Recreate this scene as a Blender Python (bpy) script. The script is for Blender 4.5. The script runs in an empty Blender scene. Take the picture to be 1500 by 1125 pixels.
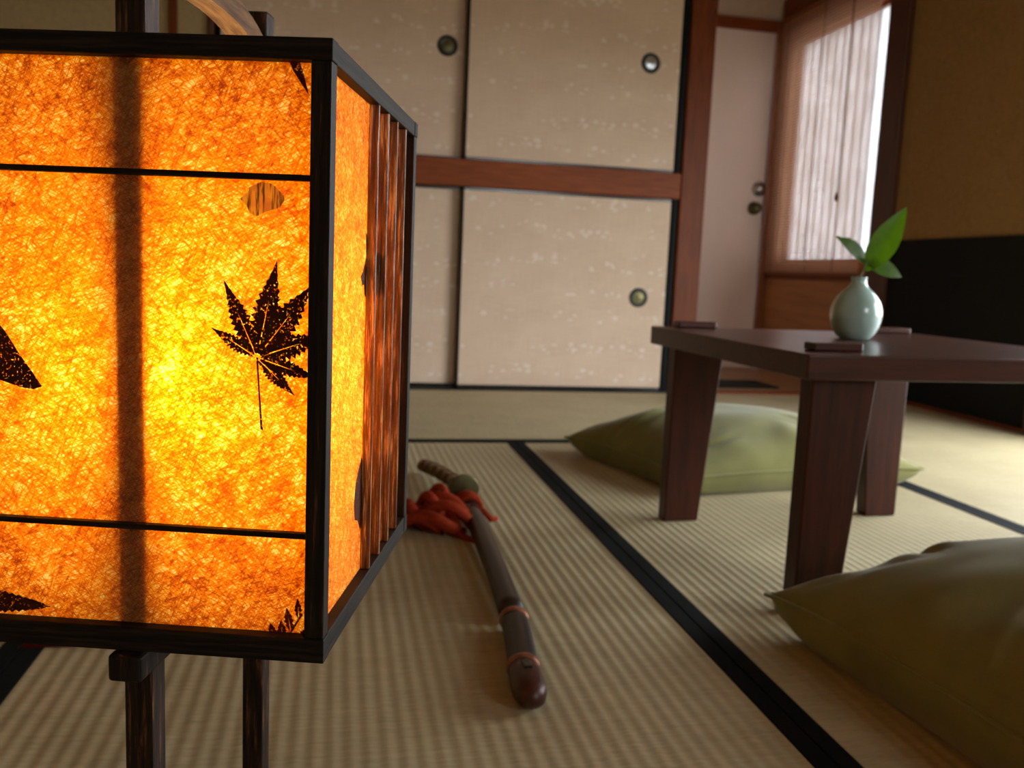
import bpy, bmesh, math, random
from mathutils import Vector, Matrix, noise

random.seed(4)
scene = bpy.context.scene
C = scene.collection
S = 0.48            # metres per modelling unit (the camera stands one unit above the floor)

# ------------------------------------------------------------------ camera
PITCH, ROLL, YAW = (math.radians(a) for a in (7.335, 2.466, 11.508))
fwd = Vector((math.sin(YAW) * math.cos(PITCH), math.cos(YAW) * math.cos(PITCH), -math.sin(PITCH)))
right = Vector((math.cos(YAW), -math.sin(YAW), 0))
up = right.cross(fwd)
r2 = math.cos(ROLL) * right + math.sin(ROLL) * up
u2 = -math.sin(ROLL) * right + math.cos(ROLL) * up
cam_data = bpy.data.cameras.new('camera')
cam = bpy.data.objects.new('camera', cam_data)
C.objects.link(cam)
cam.matrix_world = Matrix(((r2.x, u2.x, -fwd.x, 0), (r2.y, u2.y, -fwd.y, 0), (r2.z, u2.z, -fwd.z, S), (0, 0, 0, 1)))
cam_data.sensor_width = 36
cam_data.lens = 1280 / 1500 * 36
cam_data.clip_start = 0.02
cam_data.dof.use_dof = True
cam_data.dof.focus_distance = 0.47
cam_data.dof.aperture_fstop = 12.5
scene.camera = cam

# ------------------------------------------------------------------ world and colour
world = bpy.data.worlds.new('world')
scene.world = world
world.use_nodes = True
bgn = world.node_tree.nodes['Background']
bgn.inputs[0].default_value = (0.90, 0.96, 1.0, 1)
bgn.inputs[1].default_value = 12.5
vs = scene.view_settings
vs.view_transform = 'Standard'
vs.look = 'None'
vs.gamma = 1
vs.use_curve_mapping = False
vs.exposure = 0.0
scene.cycles.use_denoising = True
scene.cycles.max_bounces = 10
scene.cycles.diffuse_bounces = 5
scene.cycles.sample_clamp_indirect = 6


def portal(name, loc, rot, sx, sy):
    l = bpy.data.lights.new(name, 'AREA')
    l.shape = 'RECTANGLE'
    l.size, l.size_y = sx * S, sy * S
    l.cycles.is_portal = True
    o = bpy.data.objects.new(name, l)
    C.objects.link(o)
    o.location = (loc[0] * S, loc[1] * S, (loc[2] + 1) * S)
    o.rotation_euler = rot


# window openings: (the garden window beside the room, the rear window, the window with the blind)
WIN2 = (1.2, 5.0, -0.92, 1.7)
WIN3 = (2.6, 4.1, 0.7, 2.2)
WIN1 = (7.432, 9.235, 0.22, 2.64)
portal('sky_portal', (5.15, (WIN2[0] + WIN2[1]) / 2, (WIN2[2] + WIN2[3]) / 2), (0, math.radians(90), 0), WIN2[3] - WIN2[2], WIN2[1] - WIN2[0])
portal('sky_portal', ((WIN3[0] + WIN3[1]) / 2, -2.6, (WIN3[2] + WIN3[3]) / 2), (math.radians(90), 0, 0), WIN3[1] - WIN3[0], WIN3[3] - WIN3[2])
portal('sky_portal', (5.15, (WIN1[0] + WIN1[1]) / 2, (WIN1[2] + WIN1[3]) / 2), (0, math.radians(90), 0), WIN1[3] - WIN1[2], WIN1[1] - WIN1[0])


# ------------------------------------------------------------------ material helpers
def srgb(r, g, b):
    f = lambda c: (c / 255 / 12.92) if c / 255 <= 0.04045 else ((c / 255 + 0.055) / 1.055) ** 2.4
    return (f(r), f(g), f(b), 1)


class NT:
    def __init__(self, name):
        self.m = bpy.data.materials.new(name)
        self.m.use_nodes = True
        self.t = self.m.node_tree
        self.n = self.t.nodes
        self.bsdf = self.n['Principled BSDF']
        self.out = self.n['Material Output']
        self.co = None

    def add(self, kind, **kw):
        x = self.n.new(kind)
        for k, v in kw.items():
            setattr(x, k, v)
        return x

    def link(self, a, b):
        self.t.links.new(a, b)

    def coord(self, scale=(1, 1, 1), rot=(0, 0, 0), space='Object'):
        if self.co is None:
            self.co = self.add('ShaderNodeTexCoord')
        mp = self.add('ShaderNodeMapping')
        self.link(self.co.outputs[space], mp.inputs[0])
        mp.inputs['Scale'].default_value = scale
        mp.inputs['Rotation'].default_value = rot
        return mp.outputs[0]

    def noise(self, vec, scale, detail=4, rough=0.55):
        x = self.add('ShaderNodeTexNoise')
        self.link(vec, x.inputs['Vector'])
        x.inputs['Scale'].default_value = scale
        x.inputs['Detail'].default_value = detail
        x.inputs['Roughness'].default_value = rough
        return x.outputs[0]

    def ramp(self, fac, stops):
        x = self.add('ShaderNodeValToRGB')
        self.link(fac, x.inputs[0])
        el = x.color_ramp.elements
        while len(el) < len(stops):
            el.new(0.5)
        for e, (p, c) in zip(el, stops):
            e.position = p
            e.color = c
        return x.outputs[0]

    def math(self, op, a, b=0.0, c=None):
        x = self.add('ShaderNodeMath', operation=op)
        for i, v in enumerate((a, b, c)):
            if v is None:
                continue
            if isinstance(v, (int, float)):
                x.inputs[i].default_value = v
            else:
                self.link(v, x.inputs[i])
        return x.outputs[0]

    def mix(self, fac, a, b, blend='MIX'):
        x = self.add('ShaderNodeMix', data_type='RGBA', blend_type=blend)
        for sock, v in ((x.inputs[0], fac), (x.inputs[6], a), (x.inputs[7], b)):
            if isinstance(v, (int, float, tuple)):
                sock.default_value = v
            else:
                self.link(v, sock)
        return x.outputs[2]

    def bump(self, h, strength=0.3, dist=0.001):
        x = self.add('ShaderNodeBump')
        self.link(h, x.inputs['Height'])
        x.inputs['Strength'].default_value = strength
        x.inputs['Distance'].default_value = dist
        self.link(x.outputs[0], self.bsdf.inputs['Normal'])
        return x.outputs[0]

    def base(self, col, rough=0.6, spec=0.5):
        if isinstance(col, tuple):
            self.bsdf.inputs['Base Color'].default_value = col
        else:
            self.link(col, self.bsdf.inputs['Base Color'])
        if isinstance(rough, (int, float)):
            self.bsdf.inputs['Roughness'].default_value = rough
        else:
            self.link(rough, self.bsdf.inputs['Roughness'])
        self.bsdf.inputs['Specular IOR Level'].default_value = spec
        return self.m


def wood(name, dark, light, axis=2, scale=9, rough=0.4, stretch=14, bump=0.15, spec=0.5, gloss_var=0.0):
    t = NT(name)
    sc = [stretch] * 3
    sc[axis] = 1
    v = t.coord(tuple(sc))
    n1 = t.noise(v, scale, 6, 0.65)
    n2 = t.noise(t.coord(), 3, 2)
    f = t.math('ADD', t.math('MULTIPLY', n1, 0.8), t.math('MULTIPLY', n2, 0.25))
    col = t.ramp(f, [(0.36, dark), (0.68, light)])
    if bump:
        t.bump(n1, bump, 0.002)
    return t.base(col, rough, spec)


def plain(name, col, rough=0.6, spec=0.5, vary=0.12, scale=30, bump=0.0, metal=0.0):
    t = NT(name)
    n = t.noise(t.coord(), scale, 4)
    a = tuple(c * (1 - vary) for c in col[:3]) + (1,)
    b = tuple(min(1, c * (1 + vary)) for c in col[:3]) + (1,)
    cc = t.ramp(n, [(0.3, a), (0.7, b)])
    if bump:
        t.bump(n, bump, 0.002)
    t.bsdf.inputs['Metallic'].default_value = metal
    return t.base(cc, rough, spec)


M = {}
M['pillar'] = wood('cedar_pillar', srgb(88, 38, 11), srgb(122, 60, 22), 2, 8, 0.5, spec=0.2)
M['rail'] = wood('cedar_rail', srgb(108, 48, 15), srgb(142, 72, 28), 0, 8, 0.5, spec=0.2)
M['rail_y'] = wood('cedar_sill', srgb(96, 44, 16), srgb(140, 74, 34), 1, 8, 0.5, spec=0.2)
M['jamb'] = wood('amber_jamb', srgb(118, 62, 26), srgb(158, 92, 46), 2, 8, 0.4)
M['dark_post'] = wood('dark_brown_post', srgb(62, 30, 14), srgb(92, 48, 24), 2, 8, 0.5)
M['board'] = wood('brown_board', srgb(160, 106, 62), srgb(188, 130, 80), 1, 3, 0.6)
M['floorboard'] = wood('pale_floorboard', srgb(150, 112, 78), srgb(176, 138, 100), 0, 5, 0.45)
M['ceiling'] = wood('ceiling_board', srgb(150, 110, 70), srgb(176, 136, 92), 1, 5, 0.6)
M['plaster'] = plain('sand_plaster', srgb(168, 146, 108), 0.95, 0.1, 0.10, 60, 0.25)
M['plaster_brown'] = plain('brown_sand_plaster', srgb(156, 122, 78), 0.95, 0.1, 0.12, 60, 0.25)
M['plaster_pale'] = plain('pale_plaster', srgb(214, 190, 170), 0.9, 0.15, 0.05, 20, 0.1)
M['black_paper'] = plain('black_wainscot', srgb(22, 23, 24), 0.8, 0.2, 0.15, 40, 0.05)
M['black_lacquer'] = plain('black_lacquer', srgb(16, 15, 15), 0.22, 0.6, 0.1, 20)
M['black_matt'] = plain('matt_black_frame', srgb(14, 13, 13), 0.6, 0.15, 0.1, 20)
M['heri'] = plain('black_cloth_edging', srgb(18, 21, 22), 0.85, 0.12, 0.2, 300, 0.1)
M['door_paint'] = plain('pale_door', srgb(240, 220, 206), 0.35, 0.5, 0.03, 4)
M['brass'] = plain('aged_brass', srgb(98, 92, 60), 0.4, 0.5, 0.2, 60, 0, 0.7)
M['iron'] = plain('dark_iron', srgb(52, 54, 50), 0.4, 0.5, 0.2, 60, 0, 0.6)
M['silver'] = plain('silver', srgb(210, 212, 216), 0.25, 0.5, 0.05, 60, 0, 0.9)
M['doormat'] = plain('black_mat', srgb(36, 36, 28), 0.9, 0.2, 0.2, 80, 0.2)
M['cord_tan'] = plain('blind_cord', srgb(150, 110, 84), 0.8, 0.2)
M['red_cord'] = plain('red_cord', srgb(146, 48, 18), 0.85, 0.15, 0.35, 250, 0.5)
M['red_cloth'] = plain('dark_red_cloth', srgb(110, 22, 18), 0.85, 0.2, 0.2, 60, 0.2)
M['scabbard'] = plain('brown_lacquer', srgb(42, 26, 17), 0.42, 0.5, 0.2, 25)
M['scabbard_end'] = plain('dark_brown_lacquer', srgb(34, 18, 11), 0.42, 0.5, 0.2, 25)
M['copper'] = plain('worn_copper', srgb(150, 92, 60), 0.45, 0.5, 0.3, 120, 0.2, 0.5)
M['end_cap'] = plain('reddish_end_cap', srgb(72, 38, 26), 0.4, 0.5, 0.25, 60, 0.1, 0.2)
M['table'] = wood('mahogany_side', srgb(38, 12, 3), srgb(76, 30, 10), 2, 6, 0.36, 12, 0.08, spec=0.3)
M['table_top'] = wood('mahogany_top', srgb(44, 16, 7), srgb(80, 36, 18), 0, 6, 0.3, 12, 0.12, spec=0.45)
M['stem'] = plain('green_stem', srgb(96, 110, 50), 0.5)


def make_tatami(name, axis):
    t = NT(name)
    sc = [700.0, 700.0, 1.0]
    sc[axis] = 40.0                    # straw runs across the ribs
    sc2 = [160.0, 160.0, 1.0]
    sc2[1 - axis] = 8.0
    n1 = t.noise(t.coord((sc[1], sc[0], 1)), 1, 2)
    n2 = t.noise(t.coord(), 3.5, 3)
    n3 = t.noise(t.coord((sc2[0], sc2[1], 1)), 1, 2)
    f = t.math('ADD', t.math('MULTIPLY', n1, 0.45), t.math('ADD', t.math('MULTIPLY', n2, 0.3), t.math('MULTIPLY', n3, 0.25)))
    col = t.ramp(f, [(0.34, srgb(160, 145, 110)), (0.66, srgb(200, 187, 150))])
    t.bump(n1, 0.25, 0.0008)
    return t.base(col, 0.6, 0.35)


M['tatami_y'] = make_tatami('tatami_straw_lengthwise', 1)
M['tatami_x'] = make_tatami('tatami_straw_crosswise', 0)


def make_fusuma():
    t = NT('fusuma_paper')
    v = t.coord((1, 1, 1))
    # woven ground: thin horizontal and vertical threads
    h = t.noise(t.coord((12, 1, 420)), 1, 2)
    w = t.noise(t.coord((260, 1, 8)), 1, 2)
    big = t.noise(t.coord((5, 1, 9)), 1, 3)
    g = t.math('ADD', t.math('MULTIPLY', h, 0.4), t.math('ADD', t.math('MULTIPLY', w, 0.25), t.math('MULTIPLY', big, 0.35)))
    ground = t.ramp(g, [(0.36, srgb(204, 176, 152)), (0.64, srgb(222, 198, 174))])
    # rows of small pale blossoms
    vo = t.add('ShaderNodeTexVoronoi', feature='F1')
    t.link(t.coord((1, 0.0, 1.35)), vo.inputs['Vector'])
    vo.inputs['Scale'].default_value = 27
    dot = t.math('LESS_THAN', vo.outputs['Distance'], 0.33)
    soft = t.math('MULTIPLY', dot, t.math('GREATER_THAN', t.noise(t.coord((300, 1, 300)), 1, 1), 0.36))
    band = t.add('ShaderNodeTexWave', wave_type='BANDS', bands_direction='Z')
    t.link(v, band.inputs['Vector'])
    band.inputs['Scale'].default_value = 2.7
    band.inputs['Distortion'].default_value = 3.0
    band.inputs['Detail'].default_value = 1
    band.inputs['Detail Scale'].default_value = 2.0
    bm = t.math('GREATER_THAN', band.outputs['Fac'], 0.62)
    gaps = t.math('GREATER_THAN', t.noise(t.coord((6, 1, 14)), 1, 1), 0.46)
    fac = t.math('MULTIPLY', t.math('MULTIPLY', soft, t.math('MULTIPLY', bm, gaps)), 0.45)
    col = t.mix(fac, ground, srgb(238, 230, 222))
    return t.base(col, 0.75, 0.25)


M['fusuma'] = make_fusuma()


def make_cushion_mat():
    t = NT('olive_cotton')
    n = t.noise(t.coord((1, 1, 1)), 900, 1)
    n2 = t.noise(t.coord(), 9, 3)
    col = t.ramp(t.math('ADD', t.math('MULTIPLY', n, 0.4), t.math('MULTIPLY', n2, 0.6)),
                 [(0.3, srgb(112, 110, 60)), (0.7, srgb(140, 137, 80))])
    t.bump(n, 0.2, 0.0006)
    t.bsdf.inputs['Sheen Weight'].default_value = 0.25
    return t.base(col, 0.85, 0.2)


M['cushion'] = make_cushion_mat()


def make_celadon():
    t = NT('celadon_glaze')
    n = t.noise(t.coord(), 40, 3)
    col = t.ramp(n, [(0.3, srgb(160, 188, 178)), (0.7, srgb(178, 204, 194))])
    t.bsdf.inputs['Coat Weight'].default_value = 0.6
    t.bsdf.inputs['Coat Roughness'].default_value = 0.06
    return t.base(col, 0.25, 0.5)


M['celadon'] = make_celadon()


def make_green_leaf():
    t = NT('fresh_leaf')
    n = t.noise(t.coord(), 60, 3)
    col = t.ramp(n, [(0.3, srgb(50, 78, 10)), (0.7, srgb(74, 104, 16))])
    d = t.base(col, 0.45, 0.4)
    tr = t.add('ShaderNodeBsdfTranslucent')
    tr.inputs[0].default_value = srgb(92, 132, 12)
    mx = t.add('ShaderNodeMixShader')
    mx.inputs[0].default_value = 0.3
    t.link(t.bsdf.outputs[0], mx.inputs[1])
    t.link(tr.outputs[0], mx.inputs[2])
    t.link(mx.outputs[0], t.out.inputs[0])
    return d


M['green_leaf'] = make_green_leaf()


def make_bamboo():
    t = NT('bamboo_slat')
    n = t.noise(t.coord((20, 6, 300)), 1, 3)
    col = t.ramp(n, [(0.3, srgb(176, 116, 72)), (0.7, srgb(206, 150, 104))])
    d = t.base(col, 0.6, 0.3)
    tr = t.add('ShaderNodeBsdfTranslucent')
    tr.inputs[0].default_value = srgb(238, 214, 194)
    mx = t.add('ShaderNodeMixShader')
    mx.inputs[0].default_value = 0.55
    t.link(t.bsdf.outputs[0], mx.inputs[1])
    t.link(tr.outputs[0], mx.inputs[2])
    t.link(mx.outputs[0], t.out.inputs[0])
    return d


M['bamboo'] = make_bamboo()


def make_pane():
    """Frosted glass: passes the sky's light softly, with a faint gloss."""
    t = NT('frosted_window_glass')
    tr = t.add('ShaderNodeBsdfTranslucent')
    n = t.noise(t.coord((8, 8, 8)), 1, 2)
    t.link(t.ramp(n, [(0.35, (0.50, 0.50, 0.51, 1)), (0.65, (0.60, 0.60, 0.62, 1))]), tr.inputs[0])
    gl = t.add('ShaderNodeBsdfGlossy')
    gl.inputs['Roughness'].default_value = 0.2
    mx = t.add('ShaderNodeMixShader')
    mx.inputs[0].default_value = 0.04
    t.link(tr.outputs[0], mx.inputs[1])
    t.link(gl.outputs[0], mx.inputs[2])
    t.link(mx.outputs[0], t.out.inputs[0])
    return t.m


M['pane'] = make_pane()


def make_lantern_wood():
    t = NT('charred_lantern_wood')
    n1 = t.noise(t.coord((260, 260, 12)), 1, 4, 0.7)
    n2 = t.noise(t.coord((40, 40, 8)), 1, 3)
    col = t.ramp(n1, [(0.42, srgb(16, 10, 8)), (0.60, srgb(40, 24, 15)), (0.70, srgb(112, 70, 42))])
    t.bump(t.math('ADD', n1, n2), 0.55, 0.0012)
    return t.base(col, 0.55, 0.25)


def make_lantern_rail():
    t = NT('charred_lantern_rail')
    n1 = t.noise(t.coord((14, 14, 320)), 1, 4, 0.7)
    col = t.ramp(n1, [(0.42, srgb(16, 11, 8)), (0.75, srgb(56, 39, 28))])
    t.bump(n1, 0.5, 0.001)
    return t.base(col, 0.6, 0.22)


def make_fin_wood():
    t = NT('brown_fin_wood')
    n1 = t.noise(t.coord((420, 420, 22)), 1, 4, 0.7)
    col = t.ramp(n1, [(0.38, srgb(66, 36, 17)), (0.54, srgb(130, 80, 42)), (0.64, srgb(232, 182, 118))])  # palest streaks paint in the paper's glow catching on the grain
    t.bump(n1, 0.7, 0.0015)
    return t.base(col, 0.35, 0.5)


def make_stand_wood():
    t = NT('stained_stand_wood')
    n1 = t.noise(t.coord((300, 300, 20)), 1, 4, 0.7)
    col = t.ramp(n1, [(0.40, srgb(20, 11, 7)), (0.55, srgb(52, 30, 17)), (0.70, srgb(128, 84, 48))])
    t.bump(n1, 0.5, 0.0012)
    return t.base(col, 0.5, 0.3)


M['stand'] = make_stand_wood()
M['handle'] = wood('handle_wood', srgb(66, 46, 30), srgb(132, 98, 62), 1, 20, 0.6, 14, 0.3, spec=0.2)
M['fin'] = make_fin_wood()
M['lwood'] = make_lantern_wood()
M['lrail'] = make_lantern_rail()


def make_washi(name, plane, fibre=1.0):
    """Handmade paper: fibres at several angles; dense spots pass less light, thin spots pass paler light."""
    t = NT(name)
    dens = None
    for k, ang in enumerate((-24, 36, -52, 16, 68)):
        a = math.radians(ang)
        rot, sc = ((0, a, 0), (70 * fibre, 1, 640 * fibre)) if plane == 'uz' else ((a, 0, 0), (1, 70 * fibre, 640 * fibre))
        r = t.coord((1, 1, 1), rot)
        mp = t.add('ShaderNodeMapping')
        t.link(r, mp.inputs[0])
        mp.inputs['Scale'].default_value = sc
        mp.inputs['Location'].default_value = (k * 7.3, k * 3.1, k * 11.7)
        n = t.noise(mp.outputs[0], 1, 1, 0.5)
        ridge = t.math('SUBTRACT', 1.0, t.math('MULTIPLY', t.math('ABSOLUTE', t.math('SUBTRACT', n, 0.5)), 13.0))   # thin fibre lines
        ridge = t.math('MAXIMUM', ridge, 0.0)
        dens = ridge if dens is None else t.math('ADD', t.math('MULTIPLY', dens, 0.5), t.math('MAXIMUM', t.math('MULTIPLY', dens, 0.5), ridge))
    blotch = t.noise(t.coord((70, 70, 70)), 1, 2, 0.5)
    fac = t.math('ADD', t.math('MULTIPLY', dens, 0.42), t.math('MULTIPLY', t.math('SUBTRACT', blotch, 0.5), 0.35))
    col = t.ramp(fac, [(0.06, srgb(255, 248, 205)), (0.22, srgb(253, 204, 58)), (0.42, srgb(244, 168, 20)), (0.66, srgb(178, 96, 5))])
    tl = t.add('ShaderNodeBsdfTranslucent')
    t.link(col, tl.inputs[0])
    df = t.add('ShaderNodeBsdfDiffuse')
    df.inputs[0].default_value = srgb(214, 168, 104)
    mx = t.add('ShaderNodeMixShader')
    mx.inputs[0].default_value = 0.2
    t.link(tl.outputs[0], mx.inputs[1])
    t.link(df.outputs[0], mx.inputs[2])
    t.link(mx.outputs[0], t.out.inputs[0])
    return t.m


M['washi_front'] = make_washi('washi_paper_front', 'uz')
M['washi_side'] = make_washi('washi_paper_side', 'vz')


def make_pressed(name, a, b, holes):
    t = NT(name)
    n = t.noise(t.coord((900, 900, 900)), 1, 2, 0.6)
    n2 = t.noise(t.coord((140, 140, 140)), 1, 2)
    t.base(t.ramp(n2, [(0.3, a), (0.7, b)]), 0.7, 0.2)
    tp = t.add('ShaderNodeBsdfTransparent')
    mx = t.add('ShaderNodeMixShader')
    f = t.math('MULTIPLY', t.math('GREATER_THAN', n, holes), 0.75)
    t.link(f, mx.inputs[0])
    t.link(t.bsdf.outputs[0], mx.inputs[1])
    t.link(tp.outputs[0], mx.inputs[2])
    t.link(mx.outputs[0], t.out.inputs[0])
    return t.m


M['pressed'] = make_pressed('pressed_maple', srgb(58, 20, 6), srgb(84, 32, 10), 0.615)
M['pressed_red'] = make_pressed('pressed_red_leaf', srgb(96, 24, 8), srgb(130, 40, 10), 0.62)


def make_lamplit_patch():
    t = NT('lamplit_paper_patch')  # pale streaked colour stands in for a torn, thin spot of lamplit paper
    n = t.noise(t.coord((600, 1, 50)), 1, 3, 0.6)
    col = t.ramp(n, [(0.40, srgb(150, 130, 40)), (0.52, srgb(250, 236, 120))])
    t.base(col, 0.6, 0.2)
    tl = t.add('ShaderNodeBsdfTranslucent')
    t.link(col, tl.inputs[0])
    mx = t.add('ShaderNodeMixShader')
    mx.inputs[0].default_value = 0.6
    t.link(t.bsdf.outputs[0], mx.inputs[1])
    t.link(tl.outputs[0], mx.inputs[2])
    t.link(mx.outputs[0], t.out.inputs[0])
    return t.m


M['lamplit_patch'] = make_lamplit_patch()


def make_bulb():
    t = NT('glowing_bulb')
    e = t.add('ShaderNodeEmission')
    e.inputs[0].default_value = (1.0, 0.90, 0.66, 1)
    e.inputs[1].default_value = BULB
    t.link(e.outputs[0], t.out.inputs[0])
    return t.m


BULB = 112.0
M['bulb'] = make_bulb()


# ------------------------------------------------------------------ mesh helpers (all in modelling units)
def W(x, y, z):
    return Vector((x * S, y * S, (z + 1) * S))


class MB:
    """Collects geometry in one bmesh; build() links it as one object."""

    def __init__(self):
        self.b = bmesh.new()

    def box(self, x0, x1, y0, y1, z0, z1, bev=0.0, seg=2):
        t = bmesh.new()
        vs_ = [t.verts.new(p) for p in ((x0, y0, z0), (x1, y0, z0), (x1, y1, z0), (x0, y1, z0), (x0, y0, z1), (x1, y0, z1), (x1, y1, z1), (x0, y1, z1))]
        for f in ((0, 3, 2, 1), (4, 5, 6, 7), (0, 1, 5, 4), (1, 2, 6, 5), (2, 3, 7, 6), (3, 0, 4, 7)):
            t.faces.new([vs_[i] for i in f])
        if bev:
            bmesh.ops.bevel(t, geom=list(t.edges), offset=bev, segments=seg, affect='EDGES', profile=0.5)
        self.merge(t)
        return self

    def hexa(self, bot, top, bev=0.0, seg=2):
        t = bmesh.new()
        vs_ = [t.verts.new(p) for p in list(bot) + list(top)]
        for f in ((0, 3, 2, 1), (4, 5, 6, 7), (0, 1, 5, 4), (1, 2, 6, 5), (2, 3, 7, 6), (3, 0, 4, 7)):
            t.faces.new([vs_[i] for i in f])
        if bev:
            bmesh.ops.bevel(t, geom=list(t.edges), offset=bev, segments=seg, affect='EDGES', profile=0.5)
        self.merge(t)
        return self

    def merge(self, t):
        me = bpy.data.meshes.new('tmp')
        t.to_mesh(me)
        t.free()
        self.b.from_mesh(me)
        bpy.data.meshes.remove(me)

    def tube(self, pts, rads, n=10, flat=1.0, caps=True, upv=Vector((0, 0, 1))):
        """Sweep; flat scales the section along the second axis."""
        pts = [Vector(p) for p in pts]
        rings = []
        for i, p in enumerate(pts):
            d = (pts[min(i + 1, len(pts) - 1)] - pts[max(i - 1, 0)]).normalized()
            s = d.cross(upv)
            s = s.normalized() if s.length > 1e-5 else Vector((1, 0, 0))
            q = s.cross(d).normalized()
            r = rads[i] if isinstance(rads, (list, tuple)) else rads
            rings.append([self.b.verts.new(p + r * (math.cos(2 * math.pi * k / n) * s + flat * math.sin(2 * math.pi * k / n) * q)) for k in range(n)])
        for a, b in zip(rings, rings[1:]):
            for k in range(n):
                self.b.faces.new((a[k], a[(k + 1) % n], b[(k + 1) % n], b[k]))
        if caps:
            self.b.faces.new(rings[0][::-1])
            self.b.faces.new(rings[-1])
        return self

    def lathe(self, prof, n=40, c=(0, 0, 0)):
        rings = []
        for r, z in prof:
            if r < 1e-6:
                rings.append([self.b.verts.new((c[0], c[1], c[2] + z))])
            else:
                rings.append([self.b.verts.new((c[0] + r * math.cos(2 * math.pi * k / n), c[1] + r * math.sin(2 * math.pi * k / n), c[2] + z)) for k in range(n)])
        for a, b in zip(rings, rings[1:]):
            for k in range(n):
                k2 = (k + 1) % n
                if len(a) == 1 and len(b) == 1:
                    continue
                if len(a) == 1:
                    self.b.faces.new((a[0], b[k2], b[k]))
                elif len(b) == 1:
                    self.b.faces.new((a[k], a[k2], b[0]))
                else:
                    self.b.faces.new((a[k], a[k2], b[k2], b[k]))
        return self

    def poly(self, pts, thick_vec):
        """A flat outline with a little thickness along thick_vec."""
        a = [self.b.verts.new(p) for p in pts]
        d = Vector(thick_vec)
        c = [self.b.verts.new(Vector(p) + d) for p in pts]
        n = len(pts)
        self.b.faces.new(a)
        self.b.faces.new(c[::-1])
        for k in range(n):
            self.b.faces.new((a[k], c[k], c[(k + 1) % n], a[(k + 1) % n]))
        return self

    def build(self, name, mat, parent=None, smooth=False, world=False, rot=None):
        if rot is not None:
            bmesh.ops.transform(self.b, matrix=rot, verts=self.b.verts)
        bmesh.ops.recalc_face_normals(self.b, faces=self.b.faces)
        for v in self.b.verts:
            v.co = v.co * S
            if world:
                v.co.z += S
        for f in self.b.faces:
            f.smooth = smooth
        me = bpy.data.meshes.new(name)
        self.b.to_mesh(me)
        self.b.free()
        me.materials.append(mat)
        o = bpy.data.objects.new(name, me)
        C.objects.link(o)
        if parent is not None:
            o.parent = parent
        return o


def tag(o, label, cat, group=None, kind=None):
    o['label'] = label
    o['category'] = cat
    if group:
        o['group'] = group
    if kind:
        o['kind'] = kind
    return o


def thing(name, label, cat, base, rz=0.0, group=None, kind=None):
    o = bpy.data.objects.new(name, None)
    C.objects.link(o)
    o.empty_display_size = 0.05
    o.location = W(*base)
    o.rotation_euler = (0, 0, rz)
    return tag(o, label, cat, group, kind)


def struct(name, mb, mat, label, cat, parent=None):
    o = mb.build(name, mat, parent, world=True)
    if parent is None:
        tag(o, label, cat, kind='structure')
    return o


# ================================================================== STRUCTURE
BACK = 7.22        # face of the closet wall
RX = 4.88          # face of the right wall
LX = -2.62
RY = -2.4
CEIL = 4.0
ALC = 9.5          # back of the entrance recess

gm = MB()
gm.b.faces.new([gm.b.verts.new(p) for p in ((-40, -40, -2.0), (45, -40, -2.0), (45, 50, -2.0), (-40, 50, -2.0))])
struct('ground', gm, plain('added_gravel', srgb(120, 116, 100), 0.95, 0.1, 0.3, 12, 0.3), 'unseen grey gravel ground outside, added to cut light from below', 'ground')  # unseen plane, added so less light reaches the ceiling from below
base = struct('floor', MB().box(LX, RX, RY, BACK - 0.04, -1.2, -1.03), M['floorboard'], 'tatami floor of straw mats edged with black cloth', 'floor')


def corrugated(x0, x1, y0, y1, along, pitch=0.0375, depth=0.0017):
    m = MB()
    if along == 'y':
        a0, a1, b0, b1 = x0, x1, y0, y1
    else:
        a0, a1, b0, b1 = y0, y1, x0, x1
    n = max(1, round((a1 - a0) / pitch))
    prof = []
    for i in range(n):
        for t_, h in [(q / 8, -0.5 - 0.5 * math.cos(2 * math.pi * q / 8)) for q in range(8)]:
            prof.append((a0 + (i + t_) * (a1 - a0) / n, -1 + h * depth))
    prof.append((a1, -1 - depth))
    rows = []
    for b in (b0, b1):
        rows.append([m.b.verts.new((a, b, z) if along == 'y' else (b, a, z)) for a, z in prof])
        rows[-1] += [m.b.verts.new((a1, b, -1.029) if along == 'y' else (b, a1, -1.029)), m.b.verts.new((a0, b, -1.029) if along == 'y' else (b, a0, -1.029))]
    k = len(rows[0])
    for i in range(k):
        j = (i + 1) % k
        m.b.faces.new((rows[0][i], rows[0][j], rows[1][j], rows[1][i]))
    m.b.faces.new(rows[0])
    m.b.faces.new(rows[1][::-1])
    return m


def tatami(x0, x1, y0, y1, along, edges=(1, 1), w=0.0525):
    mat = struct('tatami_mat', corrugated(x0 + 0.001, x1 - 0.001, y0 + 0.001, y1 - 0.001, along), M['tatami_' + along], '', '', base)
    t_ = 0.003
    for k in (0, 1):
        if not edges[k]:
            continue
        if along == 'y':
            a = x0 + 0.0012 if k == 0 else x1 - w
            m = MB().box(a, a + w - 0.0012, y0 + 0.0015, y1 - 0.0015, -1.02, -1 + t_, 0.002, 1)
        else:
            a = y0 + 0.0012 if k == 0 else y1 - w
            m = MB().box(x0 + 0.0015, x1 - 0.0015, a, a + w - 0.0012, -1.02, -1 + t_, 0.002, 1)
        struct('cloth_edging', m, M['heri'], '', '', mat)


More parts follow.
